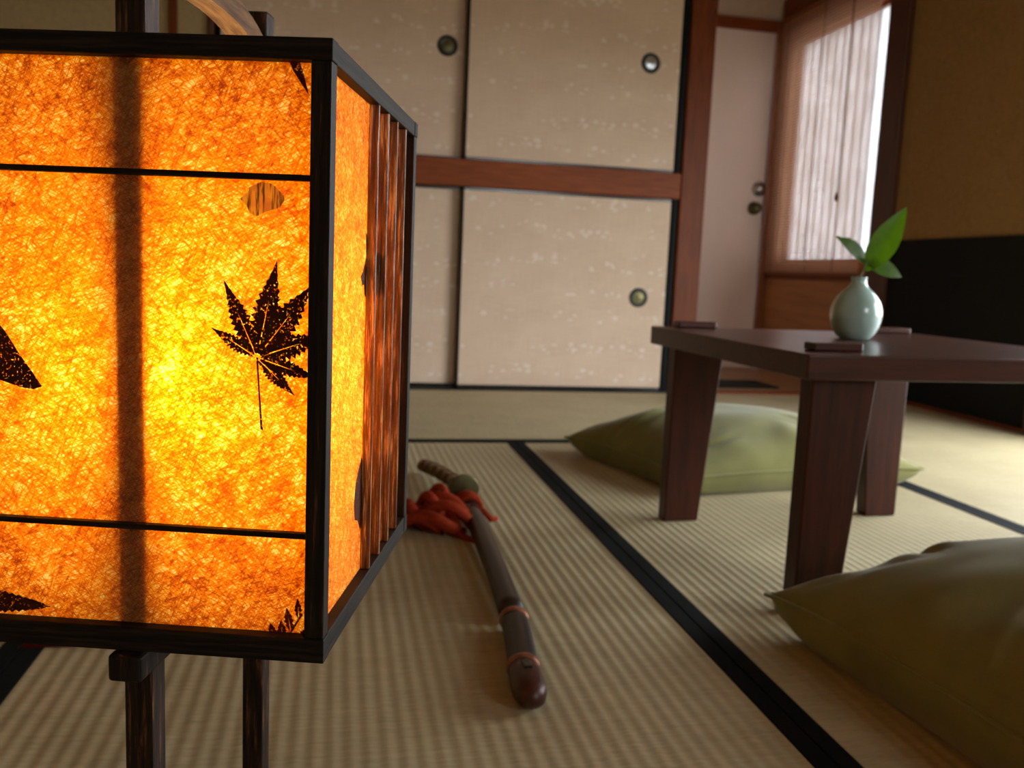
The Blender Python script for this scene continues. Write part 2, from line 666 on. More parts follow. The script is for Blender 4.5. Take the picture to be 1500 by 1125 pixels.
XS = (-2.6, -0.768, 1.046, 2.882, 4.86)
CROSS = 4.985
for i in range(3):
    tatami(XS[i], XS[i + 1], 1.33, CROSS - 0.03, 'y')
    tatami(XS[i], XS[i + 1], RY + 0.02, 1.33, 'y')
tatami(XS[3], XS[4], 3.5, BACK - 0.05, 'y', (1, 0))
tatami(XS[3], XS[4], RY + 0.02, 3.5, 'y', (1, 0))
tatami(XS[1], XS[3], CROSS - 0.03, BACK - 0.05, 'x', (1, 0), 0.1)
tatami(XS[0], XS[1], CROSS - 0.03, BACK - 0.05, 'x', (1, 0), 0.1)

struct('floor_recess', MB().box(3.06, RX, BACK + 0.1, ALC + 0.2, -1.2, -1.005), M['floorboard'], 'pale boarded floor of the recess before the hinged door', 'floor')

# back wall: plaster left of the closet, header above it, solid back of the closet
CL0, CL1 = -0.93, 2.85
m = MB()
m.box(LX, -0.99, BACK, BACK + 0.2, -1.03, CEIL)
m.box(-0.99, 3.08, BACK + 0.02, BACK + 0.2, 2.75, CEIL)
m.box(-1.1, 3.02, BACK + 1.9, BACK + 2.0, -1.03, CEIL)
m.box(-1.1, -1.0, BACK + 0.2, BACK + 1.9, -1.03, CEIL)
m.box(-1.1, 3.0, BACK + 0.2, BACK + 1.9, -1.12, -1.03)
struct('wall_back', m, M['plaster'], 'sand plastered wall around the closet sliding doors', 'wall')
m = MB()
m.box(3.0, 3.06, BACK + 0.2, ALC, -1.03, CEIL)
m.box(3.0, RX, BACK + 0.02, BACK + 0.2, 3.3, CEIL)
m.box(3.06, RX, ALC, ALC + 0.2, 2.9, CEIL)
m.box(3.06, 3.2, ALC, ALC + 0.2, -1.03, 2.9)
struct('wall_recess', m, M['plaster_pale'], 'pale plaster of the entrance recess above the hinged door', 'wall')

# right wall with its openings
T = 0.25
m = MB()
m.box(RX, RX + T, RY - 0.2, WIN2[0], -1.03, CEIL)
m.box(RX, RX + T, WIN2[0], WIN2[1], WIN2[3], CEIL)
m.box(RX, RX + T, WIN2[0], WIN2[1], -1.03, WIN2[2])
m.box(RX, RX + T, WIN2[1], WIN1[0] - 0.01, -1.03, CEIL)
m.box(RX, RX + T, WIN1[0] - 0.01, ALC + 0.2, 2.95, CEIL)
struct('wall_right', m, M['plaster_brown'], 'brown sand plastered wall above the black wainscot', 'wall')
m = MB()
m.box(RX, RX + T, WIN1[0], ALC, -1.03, WIN1[2])
m.box(RX, RX + T, WIN1[1], ALC + 0.2, WIN1[2], WIN1[3])
m.box(RX, RX + T, WIN1[0], ALC + 0.2, WIN1[3], 2.95)
struct('wall_window_panel', m, M['board'], 'brown boarding around and below the window with the bamboo blind', 'wall')
struct('wall_left', MB().box(LX - 0.2, LX, RY - 0.2, BACK + 0.2, -1.03, CEIL), M['plaster'], 'plain sand plastered wall opposite the garden window', 'wall')
m = MB()
m.box(LX, WIN3[0], RY - 0.2, RY, -1.03, CEIL)
m.box(WIN3[1], RX, RY - 0.2, RY, -1.03, CEIL)
m.box(WIN3[0], WIN3[1], RY - 0.2, RY, -1.03, WIN3[2])
m.box(WIN3[0], WIN3[1], RY - 0.2, RY, WIN3[3], CEIL)
struct('wall_front', m, M['plaster'], 'sand plastered wall facing the closet', 'wall')
struct('ceiling', MB().box(LX - 0.2, RX + T, RY - 0.2, ALC + 0.2, CEIL, CEIL + 0.15), M['ceiling'], 'boarded wooden ceiling', 'ceiling')

# posts, rails and trims
struct('trim_1', MB().box(CL1 + 0.012, 3.088, BACK - 0.03, BACK + 0.22, -1.03, CEIL, 0.012), M['pillar'], 'square brown cedar pillar between the closet and the recess', 'pillar')
struct('trim_2', MB().box(CL0 - 0.02, CL1 + 0.011, BACK - 0.025, BACK + 0.2, 0.672, 0.888, 0.008), M['rail'], 'brown cedar rail between the upper and lower closet doors', 'rail')
struct('trim_3', MB().box(-0.99, CL0 - 0.022, BACK - 0.03, BACK + 0.2, -1.03, CEIL, 0.008), M['dark_post'], 'narrow dark post at the closet side away from the pillar', 'post')
struct('trim_4', MB().box(-1.265, -1.205, BACK - 0.03, BACK - 0.0005, -1.0, CEIL, 0.006), M['pillar'], 'thin brown batten on the plaster beside the closet', 'batten')
struct('trim_5', MB().box(CL0 - 0.02, CL1 + 0.011, BACK - 0.045, BACK + 0.2, -1.03, -0.985, 0.004), M['black_lacquer'], 'dark sill track under the lower closet doors', 'sill')
struct('trim_6', MB().box(CL0 - 0.02, CL1 + 0.011, BACK - 0.02, BACK + 0.2, 2.62, 2.75, 0.008), M['rail'], 'brown lintel over the upper closet doors', 'lintel')
struct('trim_7', MB().box(3.09, RX - 0.002, BACK - 0.045, BACK + 0.1, -1.03, -0.985, 0.006), M['rail'], 'reddish wooden threshold of the entrance recess', 'threshold')
struct('trim_8', MB().box(4.788, RX - 0.002, ALC - 0.05, ALC + 0.1, -1.0, 2.9, 0.006), M['jamb'], 'amber door jamb beside the bamboo blind', 'door jamb')
struct('trim_9', MB().box(3.07, 4.786, ALC - 0.05, ALC + 0.1, 2.775, 2.9, 0.006), M['rail'], 'brown lintel above the hinged door', 'lintel')
struct('trim_10', MB().box(RX - 0.05, RX - 0.0005, 7.13, WIN1[0] - 0.003, -1.0, CEIL, 0.006), M['dark_post'], 'dark brown post between the bamboo blind and the wainscot', 'post')
struct('trim_11', MB().box(RX - 0.045, RX - 0.0005, WIN1[0], ALC - 0.06, 2.9, 3.12, 0.006), M['rail_y'], 'brown lintel above the bamboo blind', 'lintel')
struct('trim_12', MB().box(RX - 0.03, RX - 0.0005, WIN1[0], ALC - 0.06, 0.045, 0.10, 0.004), M['rail_y'], 'brown window ledge below the bamboo blind', 'ledge')
struct('trim_13', MB().box(RX - 0.05, RX - 0.0005, 5.06, 5.34, -1.0, CEIL, 0.006), M['dark_post'], 'brown post at the end of the black wainscot', 'post')
struct('trim_14', MB().box(RX - 0.016, RX - 0.0005, 5.342, 7.128, -0.968, 0.42, 0.002), M['black_paper'], 'matt black wainscot on the lower right wall', 'wainscot')
struct('baseboard_right', MB().box(RX - 0.03, RX - 0.0005, 5.342, 7.128, -1.0, -0.969, 0.003), M['rail_y'], 'thin brown baseboard under the black wainscot', 'baseboard')


# ------------------------------------------------------------------ sliding closet doors
def fusuma(name, x0, x1, z0, z1, y0, hx, hz, label, bright):
    """Paper covered sliding door with a black lacquer frame and a round finger pull."""
    e = thing(name, label, 'sliding door', ((x0 + x1) / 2, y0, z0), 0, 'closet sliding doors', 'structure')
    w, h = (x1 - x0) / 2, z1 - z0
    fr = 0.022
    MB().box(-w + fr, w - fr, 0.004, 0.05, fr, h - fr).build('paper_panel', M['fusuma'], e)
    for s in (-1, 1):
        a, b = (-w, -w + fr) if s < 0 else (w - fr, w)
        MB().box(a, b, 0, 0.054, 0, h, 0.003).build('frame_stile', M['black_matt'], e)
        c, d = (0, fr) if s < 0 else (h - fr, h)
        MB().box(-w + fr, w - fr, 0, 0.054, c, d, 0.003).build('frame_rail', M['black_lacquer'], e)
    if hx is not None:
        cx, cz = hx - (x0 + x1) / 2, hz - z0
        rot = Matrix.Rotation(math.radians(90), 4, 'X')
        pull = MB().lathe([(0.0, 0.004), (0.052, 0.004), (0.056, 0.009), (0.066, 0.012), (0.080, 0.009), (0.084, 0.0)], 36).build('finger_pull', M['iron'], e, True, rot=Matrix.Translation((cx, 0.0035, cz)) @ rot)
        MB().lathe([(0.0, 0.0095), (0.02, 0.0085), (0.034, 0.0055), (0.05, 0.0045)], 30).build('pull_centre', M['silver'] if bright else M['brass'], pull, True, rot=Matrix.Translation((cx, 0.0035, cz)) @ rot)
    return e


YF, YB = BACK + 0.012, BACK + 0.085
fusuma('door_1', CL0, 1.035, 0.89, 2.62, YB, 0.84, 1.78, 'upper closet door with an aged brass pull beside the next door', False)
fusuma('door_2', 0.985, CL1 - 0.03, 0.89, 2.62, YF, 2.54, 1.775, 'upper closet door with a bright pull beside the cedar pillar', True)
fusuma('door_3', CL0, 1.035, -0.983, 0.670, YB, -0.6, -0.18, 'lower closet door set behind its neighbour, away from the cedar pillar', False)
fusuma('door_4', 0.985, CL1 - 0.03, -0.983, 0.670, YF, 2.555, -0.178, 'lower closet door with a dark ringed pull beside the cedar pillar', False)
# black strip beside the doors
struct('trim_15', MB().box(CL1 - 0.028, CL1 + 0.010, BACK + 0.0, BACK + 0.2, -0.984, 2.62, 0.002), M['black_matt'], 'black strip between the closet doors and the cedar pillar', 'strip')

# ------------------------------------------------------------------ hinged door in the recess
d5 = thing('door_5', 'pale pinkish hinged door with a dark knob in the recess', 'door', (4.0, ALC, -1.004), 0, None, 'structure')
MB().box(-0.8, 0.782, -0.01, 0.06, 0.0, 3.785, 0.006).build('door_leaf', M['door_paint'], d5)
rotf = Matrix.Rotation(math.radians(90), 4, 'X')
kn = MB().lathe([(0.075, 0.0), (0.075, 0.012), (0.03, 0.016), (0.026, 0.05), (0.05, 0.065), (0.06, 0.09), (0.045, 0.112), (0.0, 0.118)], 28).build('knob', M['brass'], d5, True, rot=Matrix.Translation((0.675, -0.01, 1.84)) @ rotf)
lt = MB().lathe([(0.085, 0.0), (0.085, 0.02), (0.05, 0.035), (0.04, 0.06), (0.0, 0.064)], 28).build('latch', M['silver'], d5, True, rot=Matrix.Translation((0.715, -0.01, 2.06)) @ rotf)
o = MB().box(3.25, 4.16, 7.62, 8.12, -1.004, -0.985, 0.006).build('doormat', M['doormat'], None, world=True)
tag(o, 'flat black mat on the recess floor before the hinged door', 'mat')

# ------------------------------------------------------------------ window with lattice, and bamboo blind
w1 = thing('window_1', 'bright window behind the bamboo blind, with upright lattice bars', 'window', (RX, WIN1[0], WIN1[2]), 0, None, 'structure')
wl, wh = WIN1[1] - WIN1[0], WIN1[3] - WIN1[2]
for nm, bx in (('window_frame', (0.06, 0.14, 0, wl, 0, 0.05)), ('window_frame', (0.06, 0.14, 0, wl, wh - 0.05, wh)), ('window_frame', (0.06, 0.14, wl - 0.05, wl, 0.05, wh - 0.05))):
    MB().box(*bx, 0.004).build(nm, M['jamb'], w1)
MB().box(0.098, 0.102, 0.0, wl - 0.05, 0.05, wh - 0.05).build('pane', M['pane'], w1)
bar = MB().box(0.112, 0.135, -0.013, 0.013, 0.051, wh - 0.051, 0.003).build('lattice_bar', M['cord_tan'], w1)
NB = 11
for i in range(NB):
    o = bar if i == 0 else bar.copy()
    if i:
        C.objects.link(o)
        o.parent = w1
    o.location = (0, (0.2 + i * (wl - 0.3) / (NB - 1)) * S, 0)

# plain wooden frames of the two open windows beside and behind the camera
w2 = thing('window_2', 'open garden window in a plain wooden frame beside the brown post', 'window', (RX, WIN2[0], WIN2[2]), 0, None, 'structure')
l2, h2 = WIN2[1] - WIN2[0], WIN2[3] - WIN2[2]
for bx in ((0.02, 0.2, 0.001, l2 - 0.001, 0.001, 0.05), (0.02, 0.2, 0.001, l2 - 0.001, h2 - 0.05, h2 - 0.001), (0.02, 0.2, 0.001, 0.05, 0.051, h2 - 0.051), (0.02, 0.2, l2 - 0.05, l2 - 0.001, 0.051, h2 - 0.051)):
    MB().box(*bx, 0.004).build('window_frame', M['jamb'], w2)
w3 = thing('window_3', 'small open window in the wall facing the closet', 'window', (WIN3[0], RY - 0.2, WIN3[2]), 0, None, 'structure')
l3, h3 = WIN3[1] - WIN3[0], WIN3[3] - WIN3[2]
for bx in ((0.001, l3 - 0.001, 0.02, 0.18, 0.001, 0.05), (0.001, l3 - 0.001, 0.02, 0.18, h3 - 0.05, h3 - 0.001), (0.001, 0.05, 0.02, 0.18, 0.051, h3 - 0.051), (l3 - 0.05, l3 - 0.001, 0.02, 0.18, 0.051, h3 - 0.051)):
    MB().box(*bx, 0.004).build('window_frame', M['jamb'], w3)

BY0, BY1, BZ0, BZ1 = 7.516, 9.39, 0.105, 2.885
bl = thing('bamboo_blind', 'rolled-down bamboo slat blind glowing against the window', 'blind', (RX - 0.075, BY0, BZ1))
NS = 92
pt = (BZ1 - BZ0 - 0.06) / NS
slat = MB().box(-0.004, 0.004, 0, BY1 - BY0, -0.0105, 0.0105, 0.003, 1).build('slat', M['bamboo'], bl)
for i in range(NS):
    o = slat if i == 0 else slat.copy()
    if i:
        C.objects.link(o)
        o.parent = bl
    o.location = (random.uniform(-1, 1) * 0.0006, random.uniform(-1, 1) * 0.002, -(0.045 + (i + 0.5) * pt) * S)
MB().box(-0.014, 0.014, 0, BY1 - BY0, -0.04, 0, 0.004).build('head_rail', M['jamb'], bl)
MB().box(-0.010, 0.010, 0, BY1 - BY0, -(BZ1 - BZ0), -(BZ1 - BZ0) + 0.022, 0.004).build('bottom_rail', M['jamb'], bl)
for yy in (0.44, 0.96, 1.70):
    MB().tube([(-0.009, yy, -0.03), (-0.009, yy, -(BZ1 - BZ0) + 0.01)], 0.0045, 6).build('cord', M['cord_tan'], bl)
MB().tube([(-0.02, 0.44, -0.03), (-0.02, 0.445, -2.0)], 0.004, 6).build('pull_cord', M['cord_tan'], bl)
MB().lathe([(0, 0.045), (0.012, 0.04), (0.02, 0.0), (0.016, -0.03), (0, -0.035)], 14, (-0.02, 0.445, -2.03)).build('pull_knob', M['pillar'], bl, True)

# ================================================================== LOW TABLE
TZ = -0.1985
TH = 0.074
TWX, TWY = 1.26, 1.184
TROT = 0.033
tb = thing('low_table', 'low dark mahogany table with tapering legs and a vase on it', 'table', (1.319, 2.265, -1), TROT)
HT = TZ + 1
MB().box(0, TWX, 0, TWY, HT - TH, HT, 0.006, 3).build('table_top', M['table_top'], tb)
INS = 0.06
for sx, sy in ((0, 0), (1, 0), (0, 1), (1, 1)):
    def leg_ring(w, z):
        x0, y0 = INS, INS
        if sx:
            x0 += 0.045
        pts = [(x0, y0), (x0 + w, y0), (x0 + w, y0 + 0.07), (x0, y0 + 0.07)]
        pts = [((TWX - a) if sx else a, (TWY - b) if sy else b) for a, b in pts]
        if sx != sy:
            pts = [pts[1], pts[0], pts[3], pts[2]]
        return [(a, b, z) for a, b in pts]
    MB().hexa(leg_ring(0.148, 0.0), leg_ring(0.215, HT - TH - 0.0005), 0.005, 2).build('leg', M['table'], tb)
    bx0 = 0.085 if not sx else TWX - 0.085 - 0.17
    by0 = 0.14 if not sy else TWY - 0.06
    MB().box(bx0, bx0 + 0.17, by0 - 0.03, by0 + 0.03, HT + 0.0005, HT + 0.026, 0.006, 2).build('corner_block', M['table_top'], tb)

# ================================================================== VASE AND SPRIG
VX, VY = 1.918, 2.985
vz = TZ + 0.0008
va = thing('vase', 'small round celadon vase on the low table', 'vase', (VX, VY, vz))
prof = [(0.0, 0.004), (0.045, 0.004), (0.05, 0.0), (0.056, 0.003), (0.072, 0.02), (0.086, 0.05), (0.093, 0.085), (0.0915, 0.115), (0.081, 0.147), (0.060, 0.174), (0.038, 0.193), (0.028, 0.207), (0.0265, 0.222), (0.030, 0.231), (0.028, 0.2335), (0.023, 0.228), (0.021, 0.2), (0.0, 0.19)]
# smooth the profile
def smooth_prof(p, n=2):
    for _ in range(n):
        q = [p[0]]
        for a, b in zip(p, p[1:]):
            q += [(a[0] * 0.75 + b[0] * 0.25, a[1] * 0.75 + b[1] * 0.25), (a[0] * 0.25 + b[0] * 0.75, a[1] * 0.25 + b[1] * 0.75)]
        q.append(p[-1])
        p = q
    return p
MB().lathe(smooth_prof(prof), 56).build('body', M['celadon'], va, True)


def leaf_blade(root, tip, width, nrm, curl=0.12, n=14, serr=0.0):
    """A pointed oval blade folded lightly along its midrib."""
    root, tip, nrm = Vector(root), Vector(tip), Vector(nrm).normalized()
    ax = tip - root
    L = ax.length
    d = ax.normalized()
    s = d.cross(nrm).normalized()
    nn = s.cross(d)
    m_ = MB()
    rows = []
    for i in range(n + 1):
        t_ = i / n
        w = width * (math.sin(math.pi * t_ ** 0.8) ** 0.9 if 0 < t_ < 1 else 0.02)
        w *= 1 + serr * (1 if i % 2 else -1)
        c = root + d * (t_ * L) + nn * (curl * L * (t_ * (1 - t_) * 1.6 - 0.35 * t_ * t_))
        rows.append([m_.b.verts.new(c + s * (w * k) + nn * (abs(k) * w * 0.22)) for k in (-1, -0.5, 0, 0.5, 1)])
    for a, b in zip(rows, rows[1:]):
        for k in range(4):
            m_.b.faces.new((a[k], a[k + 1], b[k + 1], b[k]))
    return m_


sp = thing('leaf_sprig', 'fresh green sprig of three leaves standing in the celadon vase', 'sprig', (VX, VY, vz + 0.2))
# local axes: x right, y away, z up
MB().tube([(0.0, 0, -0.004), (0.006, 0, 0.04), (0.022, 0, 0.085), (0.03, 0, 0.10)], [0.0045, 0.004, 0.0035, 0.003], 8).build('stem', M['stem'], sp, True)
leaf_blade((0.026, 0.0, 0.055), (0.134, -0.05, 0.295), 0.050, (-0.45, -1.0, 0.25), 0.05).build('leaf', M['green_leaf'], sp, True)
leaf_blade((0.022, 0.0, 0.085), (-0.108, 0.0, 0.180), 0.036, (0.3, -1.0, 0.45), 0.10).build('leaf', M['green_leaf'], sp, True)
leaf_blade((0.026, 0.0, 0.085), (0.160, -0.03, 0.040), 0.037, (0.1, -1.0, 0.45), 0.10).build('leaf', M['green_leaf'], sp, True)


# ================================================================== FLOOR CUSHIONS
def cushion(label, corners, thick, seed, zlift=0.0, group='olive floor cushions'):
    """corners: four ground points (x, y) in order; the seam runs at mid height and its ears droop."""
    cx = sum(c[0] for c in corners) / 4
    cy = sum(c[1] for c in corners) / 4
    e = thing('floor_cushion', label, 'cushion', (cx, cy, -1), 0, group)
    rnd = random.Random(seed)
    N = 64
    waves = [(rnd.uniform(0, 6.28), rnd.uniform(4, 9), rnd.uniform(0, 6.28), rnd.uniform(0.4, 1)) for _ in range(7)]

    folds = []
    for k in range(10):
        side_ = k % 4
        q = rnd.uniform(-0.75, 0.75)
        ln = rnd.uniform(0.35, 0.6)
        sk = rnd.uniform(-0.3, 0.3)
        a_ = {0: (-0.92, q), 1: (q, -0.92), 2: (0.92, q), 3: (q, 0.92)}[side_]
        b_ = {0: (-0.92 + ln, q + sk), 1: (q + sk, -0.92 + ln), 2: (0.92 - ln, q + sk), 3: (q + sk, 0.92 - ln)}[side_]
        folds.append((*a_, *b_, rnd.uniform(0.014, 0.026), rnd.uniform(0.03, 0.05)))

    def pt(i, j, top):
        u, v = -1 + 2 * i / N, -1 + 2 * j / N
        # pull edge middles inward so the corners become ears
        pu = u * (1 - 0.085 * (1 - v * v) ** 1.0 * abs(u) ** 3)
        pv = v * (1 - 0.085 * (1 - u * u) ** 1.0 * abs(v) ** 3)
        a, b = (pu + 1) / 2, (pv + 1) / 2
        c = corners
        x = (1 - a) * (1 - b) * c[0][0] + a * (1 - b) * c[1][0] + a * b * c[2][0] + (1 - a) * b * c[3][0]
        y = (1 - a) * (1 - b) * c[0][1] + a * (1 - b) * c[1][1] + a * b * c[2][1] + (1 - a) * b * c[3][1]
        prof_ = ((1 - u ** 2) ** 0.55) * ((1 - v ** 2) ** 0.55)
        edge = max(abs(u), abs(v))
        seam = 0.30 * thick * (1 - 0.12 * (abs(u) * abs(v)) ** 4)
        wr = 0.0
        for ang, fr, ph, am in waves:
            q = u * math.cos(ang) + v * math.sin(ang)
            wr += am * math.sin(fr * q + ph + 2.0 * noise.noise(Vector((u * 1.5 + seed, v * 1.5, 0))))
        wr *= 0.006 * prof_ ** 0.5
        # gathers that run in from the seam
        tang = v if abs(u) > abs(v) else u
        g = math.sin(tang * 13 + 3 * noise.noise(Vector((u * 2, v * 2, seed)))) * max(0, (edge - 0.45)) * (1 - edge) * 0.09
        crease = 0.0
        for (ua, va, ub, vb, dp, wd) in folds:
            du, dv = ub - ua, vb - va
            L2 = du * du + dv * dv
            t_ = max(0.0, min(1.0, ((u - ua) * du + (v - va) * dv) / L2))
            bend = 0.10 * math.sin(math.pi * t_)
            dist = math.hypot(u - ua - du * t_ - bend * dv, v - va - dv * t_ + bend * du)
            fade = math.sin(math.pi * min(1, t_ * 0.85 + 0.15)) ** 0.7
            crease -= dp * fade * math.exp(-(dist / wd) ** 2) - 0.5 * dp * fade * math.exp(-((dist - 2.1 * wd) / (1.3 * wd)) ** 2)
        crease *= min(1, prof_ * 1.6)
        if top:
            z = seam + prof_ * (thick - 0.30 * thick) + wr + g + crease
        else:
            z = max(0.004, seam - prof_ ** 0.7 * 0.9 * thick)
        return (x - cx, y - cy, z + zlift)

    m_ = MB()
    vt, vb = {}, {}
    for i in range(N + 1):
        for j in range(N + 1):
            vt[i, j] = m_.b.verts.new(pt(i, j, True))
            if i in (0, N) or j in (0, N):
                vb[i, j] = vt[i, j]
            else:
                vb[i, j] = m_.b.verts.new(pt(i, j, False))
    for i in range(N):
        for j in range(N):
            m_.b.faces.new((vt[i, j], vt[i + 1, j], vt[i + 1, j + 1], vt[i, j + 1]))
            m_.b.faces.new((vb[i, j], vb[i, j + 1], vb[i + 1, j + 1], vb[i + 1, j]))
    m_.build('cover', M['cushion'], e, True)
    # seam piping around the edge
    ring = [pt(i, 0, True) for i in range(N)] + [pt(N, j, True) for j in range(N)] + [pt(N - i, N, True) for i in range(N)] + [pt(0, N - j, True) for j in range(N)]
    ring.append(ring[0])
    MB().tube(ring, 0.006, 6, 1.0, False).build('seam', M['cushion'], e, True)
    return e


cushion('olive green floor cushion on the far side of the low table', [(1.56, 3.66), (2.95, 3.86), (2.62, 4.95), (1.27, 4.68)], 0.34, 3)
cushion('olive green floor cushion lying before the low table, its ear touching a leg', [(1.33, 1.00), (2.52, 1.02), (2.50, 2.20), (1.225, 2.225)], 0.41, 8)

# ================================================================== SWORD
sw = thing('sword', 'sheathed sword with brown lacquered scabbard and red cord on the tatami', 'sword', (0.52, 2.9, -1))
AX = [(0.452, 1.845), (0.462, 1.97), (0.480, 2.10), (0.500, 2.287), (0.520, 2.647), (0.537, 3.084), (0.545, 3.40), (0.546, 3.56)]


def path(pts, n=6):
    """Catmull-Rom through plan points, in the sword's local frame."""
    P = [Vector((p[0] - 0.52, p[1] - 2.9, p[2] if len(p) > 2 else 0.036)) for p in pts]
    P = [2 * P[0] - P[1]] + P + [2 * P[-1] - P[-2]]
    out = []
    for i in range(1, len(P) - 2):
        for k in range(n):
            t_ = k / n
            out.append(0.5 * ((2 * P[i]) + (P[i + 1] - P[i - 1]) * t_ + (2 * P[i - 1] - 5 * P[i] + 4 * P[i + 1] - P[i + 2]) * t_ ** 2 + (3 * P[i] - P[i - 1] - 3 * P[i + 1] + P[i + 2]) * t_ ** 3))
    out.append(P[-2])
    return out


full = path(AX)
MB().tube([p for p in full if p.y > 2.30 - 2.9], 0.037, 20, 0.82).build('scabbard', M['scabbard'], sw, True)
lower = [p for p in full if 1.99 - 2.9 <= p.y <= 2.32 - 2.9]
MB().tube(lower, 0.0385, 20, 0.84).build('scabbard_sleeve', M['scabbard_end'], sw, True)
for yy in (2.30, 1.985):
    c = min(full, key=lambda p: abs(p.y - (yy - 2.9)))
    k = full.index(c)
    dd = (full[min(k + 1, len(full) - 1)] - full[k - 1]).normalized()
    MB().tube([c - dd * 0.014, c - dd * 0.008, c + dd * 0.008, c + dd * 0.014], [0.038, 0.042, 0.042, 0.038], 20, 0.86).build('scabbard_band', M['copper'], sw, True)
e0, e1 = full[0], [p for p in full if p.y <= 1.99 - 2.9][-1]
dd = (e0 - e1).normalized()
MB().tube([e1 + dd * t_ for t_ in (-0.01, 0.03, 0.075, 0.11, 0.135, 0.148, 0.153)], [0.039, 0.041, 0.0415, 0.040, 0.033, 0.019, 0.004], 20, 0.85).build('end_cap', M['end_cap'], sw, True)
MB().box(-0.010, 0.010, -0.02, 0.02, -0.003, 0.003, 0.002).build('end_mount', M['black_lacquer'], sw, rot=Matrix.Translation(e1 + dd * 0.035 + Vector((0, 0, 0.036))))
# mouth collar, guard and hilt
g0 = full[-1]
hd = Vector((-0.03, 0.26, 0.03)).normalized()
MB().tube([g0 - hd * 0.02, g0 + hd * 0.03], [0.040, 0.0405], 20, 0.84).build('mouth_collar', M['copper'], sw, True)
gc = g0 + hd * 0.045 + Vector((0, 0, 0.030))
MB().tube([gc - hd * 0.009, gc - hd * 0.006, gc + hd * 0.006, gc + hd * 0.009], [0.064, 0.070, 0.070, 0.064], 28, 0.92).build('guard', M['brass'], sw, True)
hp = [gc + hd * 0.01, gc + Vector((-0.014, 0.10, 0.0)), gc + Vector((-0.033, 0.22, -0.004)), gc + Vector((-0.057, 0.35, -0.010)), gc + Vector((-0.086, 0.48, -0.02)), gc + Vector((-0.110, 0.57, -0.026))]
M['hilt'] = plain('brown_hilt_wrap', srgb(92, 66, 38), 0.7, 0.3, 0.3, 200, 0.4)
M['ray_skin'] = plain('pale_ray_skin', srgb(140, 116, 78), 0.6, 0.3, 0.2, 400, 0.4)
hpath = []
for a, b in zip(hp, hp[1:]):
    for k in range(5):
        hpath.append(a.lerp(b, k / 5))
hpath.append(hp[-1])
MB().tube(hpath, 0.031, 16, 0.85).build('hilt', M['ray_skin'], sw, True)
for ph in (0, math.pi):
    pts = []
    for i in range(140):
        q = i / 139 * (len(hpath) - 1)
        k = min(int(q), len(hpath) - 2)
        c = hpath[k].lerp(hpath[k + 1], q - k)
        d_ = (hpath[k + 1] - hpath[k]).normalized()
        s_ = d_.cross(Vector((0, 0, 1))).normalized()
        n_ = s_.cross(d_)
        a = ph + (1 if ph == 0 else -1) * i / 139 * 2 * math.pi * 7
        pts.append(c + 0.032 * (math.cos(a) * s_ + 0.86 * math.sin(a) * n_))
    MB().tube(pts, 0.0085, 6, 0.7).build('hilt_wrap', M['hilt'], sw, True)
pd = (hpath[-1] - hpath[-2]).normalized()
MB().tube([hpath[-1] - pd * 0.04, hpath[-1], hpath[-1] + pd * 0.015, hpath[-1] + pd * 0.022], [0.034, 0.035, 0.028, 0.01], 16, 0.88).build('pommel', M['copper'], sw, True)

# red cord: wound round the scabbard mouth, then a heap of loops on the mat beside it
wc = full[-5]
pts = []
for i in range(100):
    t_ = i / 99
    a = t_ * 2 * math.pi * 4
    k = len(full) - 6 + t_ * 4
    q = full[int(k)].lerp(full[min(int(k) + 1, len(full) - 1)], k - int(k))
    pts.append(q + Vector((0.046 * math.cos(a), 0, 0.040 * math.sin(a))))
for v in pts:
    v.z = max(v.z, 0.012)
MB().tube(pts, 0.012, 8).build('cord_winding', M['red_cord'], sw, True)


def loop(cx, cy, rx, ry, ang, lift, turns=1.0, ph=0.0, r=0.02):
    out = []
    n = int(40 * turns)
    for i in range(n + 1):
        a = ph + 2 * math.pi * turns * i / n
        x, y = rx * math.cos(a), ry * math.sin(a)
        z = r + lift * (0.5 + 0.5 * math.sin(2 * a + ph))
        out.append((cx + x * math.cos(ang) - y * math.sin(ang) - 0.52, cy + x * math.sin(ang) + y * math.cos(ang) - 2.9, z))
    return out


for (cx, cy, rx, ry, an, li, r) in ((0.37, 3.27, 0.070, 0.13, 0.5, 0.05, 0.024), (0.345, 3.33, 0.055, 0.10, -0.5, 0.075, 0.024), (0.42, 3.28, 0.06, 0.11, 1.2, 0.085, 0.022), (0.39, 3.36, 0.05, 0.09, 0.1, 0.10, 0.022), (0.325, 3.24, 0.045, 0.08, 0.9, 0.045, 0.022)):
    MB().tube(loop(cx, cy, rx, ry, an, li, 1.0, an, r), r, 10, 1.0).build('cord_loop', M['red_cord'], sw, True)
MB().tube([(0.02, 0.47, 0.06), (0.065, 0.44, 0.05), (0.095, 0.42, 0.02), (0.12, 0.45, 0.014)], 0.012, 8).build('cord_end', M['red_cord'], sw, True)
MB().tube([(-0.03, 0.30, 0.014), (-0.06, 0.24, 0.014), (-0.03, 0.20, 0.014), (0.0, 0.17, 0.012)], 0.012, 8).build('cord_end', M['red_cord'], sw, True)

